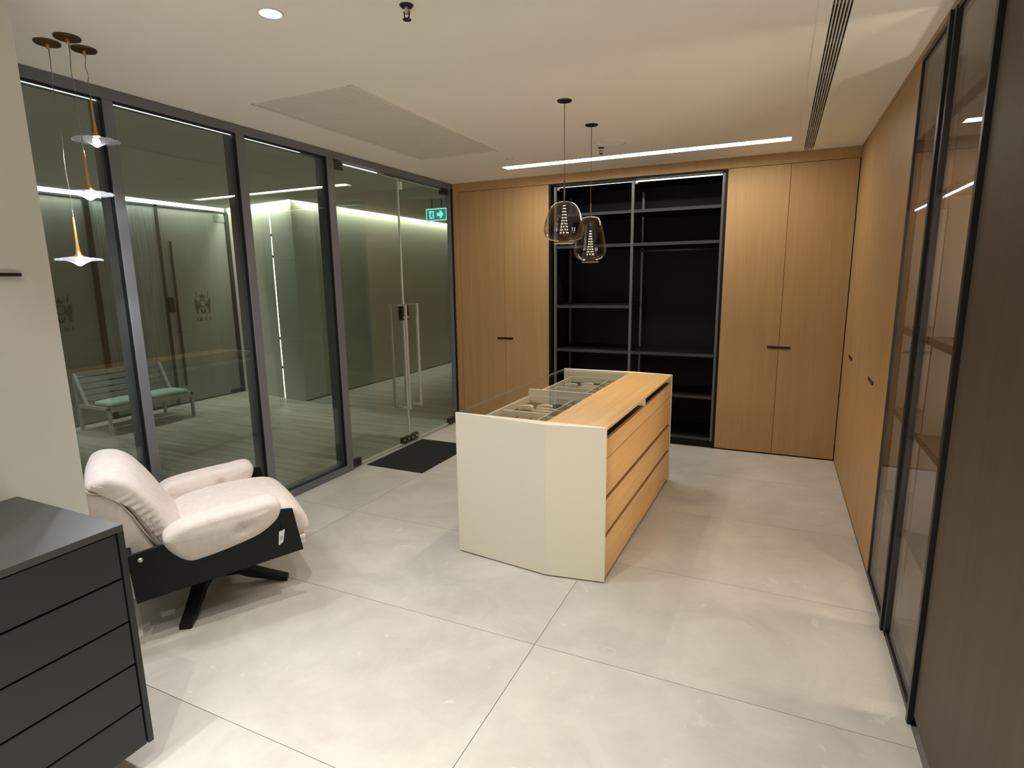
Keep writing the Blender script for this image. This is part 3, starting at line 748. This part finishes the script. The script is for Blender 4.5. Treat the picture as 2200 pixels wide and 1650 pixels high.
shell_prof = [(-.215, .36), (-.258, .48), (-.305, .60), (-.355, .680), (-.400, .704), (-.438, .712), (-.452, .685), (-.450, .62), (-.425, .50), (-.380, .40), (-.345, .345), (-.27, .335)]
obj('back_shell', cushion(shell_prof, -.296, .296, .018, .004, n=96), FABRIC, chair, smooth=True)
obj('rear_upholstery', B((-.372, .372, -.352, -.325, .222, .395)), FABRIC, chair, bev=.006)
obj('rear_rail', B((-.384, .384, -.345, -.318, .395, .440)), BLACKP, chair, bev=.003)
panel = [(-.320, .212), (.398, .262), (.362, .490), (.285, .500), (.20, .42), (.05, .395), (-.11, .380), (-.165, .42), (-.200, .458), (-.335, .440)]
for s in (1, -1):
    xa, xb_ = (.386, .402) if s > 0 else (-.402, -.386)
    p = obj('side_panel', prism(bmesh.new(), panel, xa, xb_, 'X'), BLACKP, chair, bev=.003)
    bm = bmesh.new(); sphere(bm, (s*.404, -.286, .412), .011, 14); obj('bolt', bm, STEEL, p, smooth=True)
obj('under_frame', B((-.386, .386, -.16, -.10, .232, .262), (-.386, .386, .14, .20, .246, .268), (-.13, .13, -.16, .20, .205, .240)), BLACKP, chair, bev=.003)
bm = bmesh.new(); lathe(bm, [(0, .20), (.060, .21), (.060, .198), (.032, .19), (.030, .13), (.046, .12), (.050, .085), (.040, .070), (0, .070)], (0, 0), 24); obj('swivel_column', bm, BLACKP, chair, smooth=True)
for k in range(4):
    a = math.radians(-23+90*k); c, s_ = math.cos(a), math.sin(a)
    sec = [(.02, .072, .128, .036), (.15, .070, .118, .034), (.20, .046, .092, .032), (.375, .0, .026, .028), (.39, .0, .022, .027)]
    bm = bmesh.new(); rings = []
    for r, z0_, z1_, hw in sec:
        rings.append([bm.verts.new((c*r-s_*q, s_*r+c*q, z)) for q, z in ((-hw, z0_), (hw, z0_), (hw, z1_), (-hw, z1_))])
    for A, Bq in zip(rings, rings[1:]):
        for i in range(4): bm.faces.new((A[i], A[(i+1) % 4], Bq[(i+1) % 4], Bq[i]))
    bm.faces.new(rings[0][::-1]); bm.faces.new(rings[-1])
    obj('leg', bm, BLACKP, chair, bev=.003)
bm = bmesh.new(); tube(bm, [(.436, .300, .465), (.424, .306, .440), (.410, .302, .415), (.408, .304, .392)], .0022, 6); obj('tag_string', bm, GASKET, chair)
tg = obj('price_tag', prism(bmesh.new(), [(.288, .388), (.316, .396), (.304, .332), (.281, .318)], .405, .407, 'X'), TAGM, chair)
obj('tag_print', prism(bmesh.new(), [(.292, .362), (.304, .366), (.301, .345), (.290, .341)], .4071, .4076, 'X'), mat('tag_grey', (176, 178, 186), .7), tg)

# ------------------------------------------------------------------ hall beyond the glass
hf = thing('floor', 'grey-green timber plank floor of the hall beyond the glass', 'floor', (-2, 0, 0), kind='structure')
obj('floor_base', B((-4.3, -.001, -7, 7, -.12, -.004)), GROUT, hf, (-2, 0, 0))
pm = bmesh.new(); bx(pm, -.646, .646, -.0892, .0892, -.004, 0)
pmesh = None; y = -4.6; row = 0
while y < 6.3:
    x = -3.97-random.choice((0, .43, .86)) ; 
    while x < -.05:
        xa, xb_ = max(x, -3.97), min(x+1.3, -.046)
        if xb_-xa > .1:
            full = abs(xb_-xa-1.3) < 1e-3
            if full and pmesh:
                o = bpy.data.objects.new('plank', pmesh); COL.objects.link(o); o.parent = hf
            else:
                hx = (xb_-xa)/2-.0015
                o = obj('plank', B((-hx, hx, -.0892, .0892, -.004, 0)), PLANK, hf)
                if full: pmesh = o.data
            o.location = ((xa+xb_)/2+2, y+.09, 0)
        x += 1.3
    y += .18; row += 1
pm.free()
HC = 2.62
def yf(x): return .2+(-2.5-x)*.1655            # slightly slanted column face
bm = bmesh.new(); prism(bm, [(-3.86, -7), (-.12, -7), (-.12, .11), (-2.42, .11), (-3.86, yf(-3.86)-.09)], HC, HC+.06)
bx(bm, -2.42, -.12, .11, 7, HC, HC+.06)
struct('ceiling', bm, HALLC, 'dim grey ceiling of the hall beyond the glass', 'ceiling')
struct('wall_left', B((-4.35, -4.25, -7, .5, 0, 3.0)), HALLW, 'wall behind the frosted shopfront across the hall')
struct('wall_left', B((-2.6, -2.5, .601, 6.6, 0, 3.0)), HALLW, 'long pale green wall of the hall seen through the glass doors')
bm = bmesh.new()
prism(bm, [(-4.25, yf(-4.25)), (-2.976, yf(-2.976)), (-2.976, .60), (-4.25, .60)], 0, 3.0)
prism(bm, [(-2.952, yf(-2.952)), (-2.5, .2), (-2.5, .60), (-2.952, .60)], 0, 3.0)
prism(bm, [(-2.976, yf(-2.976)), (-2.952, yf(-2.952)), (-2.952, .60), (-2.976, .60)], 2.485, 3.0)
struct('wall_back', bm, HCOL, 'pale column face beside the frosted shopfront, with a lit slit')
struct('wall_back', B((-2.5, .1, 6.5, 6.6, 0, 3.0)), HALLW, 'end wall of the hall')
struct('wall_right', B((-.045, -.008, .002, 6.5, 0, 3.0)), HALLW, 'near side wall of the hall beyond the oak wardrobe')
struct('wall_front', B((-4.25, -.12, -7.1, -7.0, 0, 3.0)), HALLW, 'wall at the near end of the hall')
struct('ceiling', B((-4.35, -.06, -7.1, 6.6, 3.0, 3.1)), HALLC, 'upper ceiling of the hall above the light coves', 'ceiling')
t = thing('baseboard_left', 'low dark skirting along the long hall wall', 'baseboard', (-2.5, 3, 0), kind='structure')
obj('skirting', B((-2.5, -2.494, .2, 6.5, 0, .018)), GROUT, t, (-2.5, 3, 0))
og = (-2.96, .29, 0)
t = thing('light_slit', 'narrow vertical slit of white light in the hall column', 'wall light', og)
for a, b in ((0, .42), (.45, .82), (.86, 1.92), (1.96, 2.20), (2.24, 2.485)):
    obj('glow_segment', B((-2.974, -2.954, yf(-2.96)+.012, yf(-2.96)+.022, a, b)), E_SLIT, t, og)
for z in (.435, .84, 1.94, 2.22):
    obj('hinge', B((-2.9755, -2.9525, yf(-2.96)+.004, yf(-2.96)+.03, z-.014, z+.014)), STOREF, t, og)
# coves
t = thing('cove_light', 'cool white light cove above the frosted shopfront', 'cove light', (-3.90, -1.5, 2.68))
obj('led_strip', B((-3.858, -3.846, -6.5, .3, 2.69, 2.70)), E_COVEC, t, (-3.90, -1.5, 2.68))
area_light('cove_lamp', (-3.903, -2.2, 2.72), .05, P_COVE*4, (.95, .98, .94), size_y=4.6)
area_light('cove_lamp', (-3.2, yf(-3.2)-.045, 2.72), 1.35, P_COVE*2.0, (.95, 1, .84), rot=(0, 0, math.atan(-.1655)), size_y=.05)
area_light('cove_lamp', (-2.46, 3.4, 2.72), .05, P_COVE*5, (.95, 1, .84), size_y=6.2)
t = thing('cove_light', 'pale green light cove above the long hall wall', 'cove light', (-2.44, 3, 2.68))
obj('led_strip', B((-2.424, -2.412, .2, 6.4, 2.69, 2.70)), E_COVEY, t, (-2.44, 3, 2.68))
t = thing('led_strip', 'thin white light line along the hall side of the glass wall header', 'strip light', (-.20, -2, 2.60))
obj('strip', B((-.056, -.046, -4.27, -2.1, 2.538, 2.5445), (-.056, -.046, -1.66, -1.2, 2.527, 2.536)), E_HLED, t, (-.20, -2, 2.60))
obj('channel', B((-.060, -.044, -4.27, -1.8, 2.5445, 2.547), (-.060, -.044, -1.8, -1.1, 2.536, 2.547)), STEEL, t, (-.20, -2, 2.60))

# frosted shopfront opposite
SX = -3.95
def sfp(a): return B(a)
t = thing('window_4', 'frosted shopfront panel with pale curtain behind, across the hall', 'window', (SX, -1.0, 0), kind='structure'); og = (SX, -1.0, 0)
obj('pane', B((SX-.02, SX-.008, -1.395, -.625, .03, 2.56)), CURT, t, og)
obj('mullion', B((SX-.04, SX, -1.44, -1.395, 0, 2.585)), STOREF, t, og)
obj('mullion', B((SX-.04, SX, -.625, -.585, 0, 2.585)), STOREF, t, og)
obj('header', B((SX-.04, SX, -4.5, .44, 2.56, 2.585)), STOREF, t, og)
obj('bottom_rail', B((SX-.04, SX-.004, -1.395, -.625, 0, .03)), STOREF, t, og)
def logo(parent, og, y, z, s=1.0):
    X0, X1 = SX-.0075, SX-.006
    def bar(bm, a, b, c, d): bx(bm, X0, X1, y+a*s, y+b*s, z+c*s, z+d*s)
    bm = bmesh.new()                                     # heraldic looking crest: two side figures, ring, crown
    for sg in (-1, 1):
        pts = [(y+s*sg*q[0], z+s*q[1]) for q in ((.050, -.06), (.075, .02), (.115, .06), (.118, -.02), (.108, -.085), (.100, -.155), (.078, -.155), (.080, -.09), (.062, -.09))]
        prism(bm, pts, X0, X1, 'X')
        prism(bm, [(y+s*sg*q[0], z+s*q[1]) for q in ((.085, .06), (.100, .15), (.090, .15), (.070, .07))], X0, X1, 'X')
        prism(bm, [(y+s*sg*q[0], z+s*q[1]) for q in ((.02, -.09), (.045, -.10), (.02, -.165), (.0, -.15))], X0, X1, 'X')
    for k in range(16):
        a0, a1 = 2*PI*k/16, 2*PI*(k+1)/16
        prism(bm, [(y+s*r*math.cos(a), z+s*(r*math.sin(a)-.015)) for r, a in ((.040, a0), (.040, a1), (.058, a1), (.058, a0))], X0, X1, 'X')
    prism(bm, [(y+s*q[0], z+s*q[1]) for q in ((-.038, .055), (.038, .055), (.045, .105), (.022, .08), (0, .12), (-.022, .08), (-.045, .105))], X0, X1, 'X')
    obj('crest', bm, LOGO, parent, og)
    bm = bmesh.new(); b = -.255; h = .05
    bar(bm, -.110, -.098, b, b+h)
    for q in ((-.065, -.053, 0, h), (-.065, -.030, h-.010, h), (-.065, -.030, 0, .010), (-.040, -.030, 0, .026), (-.050, -.030, .020, .028)): bar(bm, q[0], q[1], b+q[2], b+q[3])
    for q in ((.010, .021, 0, h), (.042, .053, 0, h), (.021, .042, .020, .030)): bar(bm, q[0], q[1], b+q[2], b+q[3])
    bar(bm, .090, .102, b, b+h)
    obj('lettering', bm, LOGO, parent, og)
for k, (a, b, ly, lab) in enumerate(((-.585, .395, -.09, 'frosted glass shop door with crest and IGHI lettering, right of the curtain panel'),
                                (-2.42, -1.44, -1.83, 'frosted glass shop door behind the bench, left of the curtain panel'))):
    d = thing('door_%d' % (k+3), lab, 'door', (SX, (a+b)/2, 0), kind='structure'); og = (SX, (a+b)/2, 0)
    obj('pane', B((SX-.022, SX-.008, a+.004, b-.004, .015, 2.555)), FROST, d, og)
    logo(d, og, ly, 1.345)
    if k == 0:
        obj('handle', B((SX, SX+.022, -.482, -.460, .25, 2.14)), STOREF, d, og, bev=.003)
        obj('standoff', B((SX-.008, SX, -.478, -.464, 1.95, 1.97)), STOREF, d, og)
        obj('lock', B((SX-.012, SX+.03, -.592, -.525, 1.235, 1.425)), GASKET, d, og)
        obj('top_hinge', B((SX-.03, SX+.002, .215, .385, 2.44, 2.53)), BENCHS, d, og)
        obj('bottom_hinge', B((SX-.03, SX+.002, .215, .385, .01, .06)), STOREF, d, og)
    obj('frame_stile', B((SX-.04, SX+.02, b-.012, b+.045, 0, 2.56)), STOREF, d, og)
t = thing('window_5', 'frosted shopfront panel at the far left across the hall', 'window', (SX, -3.4, 0), kind='structure')
obj('pane', B((SX-.02, SX-.008, -4.5, -2.425, .0, 2.56)), FROST, t, (SX, -3.4, 0))
t = thing('trim_6', 'pale lit band above the frosted shopfront', 'trim', (SX, -2, 2.59), kind='structure')
obj('band', B((SX-.04, SX-.01, -4.5, .40, 2.586, 2.98)), mat('band_white', (226, 234, 228), .7), t, (SX, -2, 2.59))

# bench in the hall
og = (-3.45, -1.43, 0)
t = thing('bench', 'pale slatted metal bench in the hall beyond the glass', 'bench', og)
x0, x1, y0, y1, sz = -3.72, -3.19, -1.92, -.93, .30
for y in (y0, y1-.03):
    obj('leg', B((x1-.03, x1, y, y+.03, 0, sz)), BENCHM, t, og, bev=.002)
    obj('leg', B((x0-.03, x0, y, y+.03, 0, sz)), BENCHM, t, og, bev=.002)
    obj('side_rail', B((x0, x1, y, y+.03, sz-.035, sz)), BENCHM, t, og, bev=.002)
    bm = bmesh.new(); prism(bm, [(-3.60, sz), (-3.565, sz), (-3.735, .64), (-3.765, .64)], y, y+.028, 'Y'); obj('back_post', bm, BENCHM, t, og)
    bm = bmesh.new(); prism(bm, [(x0-.03, sz-.05), (x0-.005, sz-.05), (-3.735, .60), (-3.758, .60)], y, y+.028, 'Y'); obj('rear_brace', bm, BENCHM, t, og)
obj('front_rail', B((x1-.025, x1, y0+.03, y1-.03, sz-.055, sz)), BENCHM, t, og, bev=.002)
obj('rear_rail', B((x0, x0+.02, y0+.03, y1-.03, sz-.04, sz)), BENCHM, t, og)
for k in range(5):
    xx = x0+.10+k*.085
    obj('seat_slat', B((xx, xx+.065, y0+.03, y1-.03, sz-.018, sz-.002)), BENCHS, t, og)
for k in range(5):
    zc = sz+.035+k*.064; xc_ = -3.60-(zc-sz)*.50
    bm = bmesh.new(); prism(bm, [(xc_, zc), (xc_-.014, zc+.002), (xc_-.042, zc+.052), (xc_-.028, zc+.052)], y0+.028, y1-.03, 'Y'); obj('back_slat', bm, BENCHS, t, og)
def seat_pad(ya, yb, label):
    og2 = (-3.36, (ya+yb)/2, sz)
    c = thing('seat_pad', label, 'cushion', og2, group='teal pads on the hall bench')
    bm = B((-.16, .165, -(yb-ya)/2, (yb-ya)/2, 0.0, .062))
    bmesh.ops.subdivide_edges(bm, edges=bm.edges, cuts=3, use_grid_fill=True)
    for v in bm.verts:
        q = (abs(v.co.x)/.165)**4+(abs(v.co.y)/((yb-ya)/2))**4
        if v.co.z > .02: v.co.z -= .018*min(q, 1.2)
    obj('pad', bm, CUSH, c, smooth=True, sub=1)
seat_pad(-1.885, -1.43, 'pale teal pad on the left half of the hall bench')
seat_pad(-1.40, -.965, 'pale teal pad on the right half of the hall bench')

# exit sign
og = (-.825, 1.0, 2.425)
t = thing('exit_sign', 'lit green exit sign with running figure and right arrow seen through the glass door', 'sign', og)
x0, x1, z0, z1, yf = -.978, -.672, 2.350, 2.503, 1.0
obj('case', B((x0-.002, x1+.002, yf, yf+.03, z0-.002, z1+.002)), WHITEP, t, og)
obj('border', B((x0, x1, yf-.002, yf, z0, z0+.012), (x0, x1, yf-.002, yf, z1-.012, z1), (x0, x0+.010, yf-.002, yf, z0, z1), (x1-.010, x1, yf-.002, yf, z0, z1)), E_WHITE, t, og)
obj('green_face', B((x0+.010, x1-.010, yf-.0015, yf, z0+.012, z1-.012)), E_GREEN, t, og)
def sp(pts, m, nm, d=.003):
    return obj(nm, prism(bmesh.new(), [(x0+p[0]*.306, z0+p[1]*.153) for p in pts], yf-d, yf-d+.001, 'Y'), m, t, og)
sp([(.16, .18), (.38, .18), (.38, .80), (.16, .80)], E_WHITE, 'doorway_symbol')
sp([(.54, .36), (.70, .36), (.64, .20), (.74, .20), (.86, .50), (.74, .80), (.64, .80), (.70, .64), (.54, .64)], E_WHITE, 'arrow')
mn = sp([(.265, .62), (.32, .60), (.35, .52), (.33, .51), (.31, .55), (.30, .42), (.34, .30), (.33, .20), (.305, .20), (.31, .30), (.275, .38), (.245, .30), (.17, .28), (.17, .33), (.23, .36), (.26, .52), (.235, .56), (.215, .48), (.20, .49), (.225, .62)], E_MAN, 'running_figure', .0042)
bm = bmesh.new(); bmesh.ops.create_cone(bm, cap_ends=True, segments=14, radius1=.008, radius2=.008, depth=.001, matrix=Matrix.Translation((x0+.305*.306, yf-.0038, z0+.70*.153)) @ Matrix.Rotation(PI/2, 4, 'X')); obj('figure_head', bm, E_MAN, t, og)
obj('hanger', B((-.90, -.892, yf+.012, yf+.02, z1, HC), (-.76, -.752, yf+.012, yf+.02, z1, HC)), STOREF, t, og)
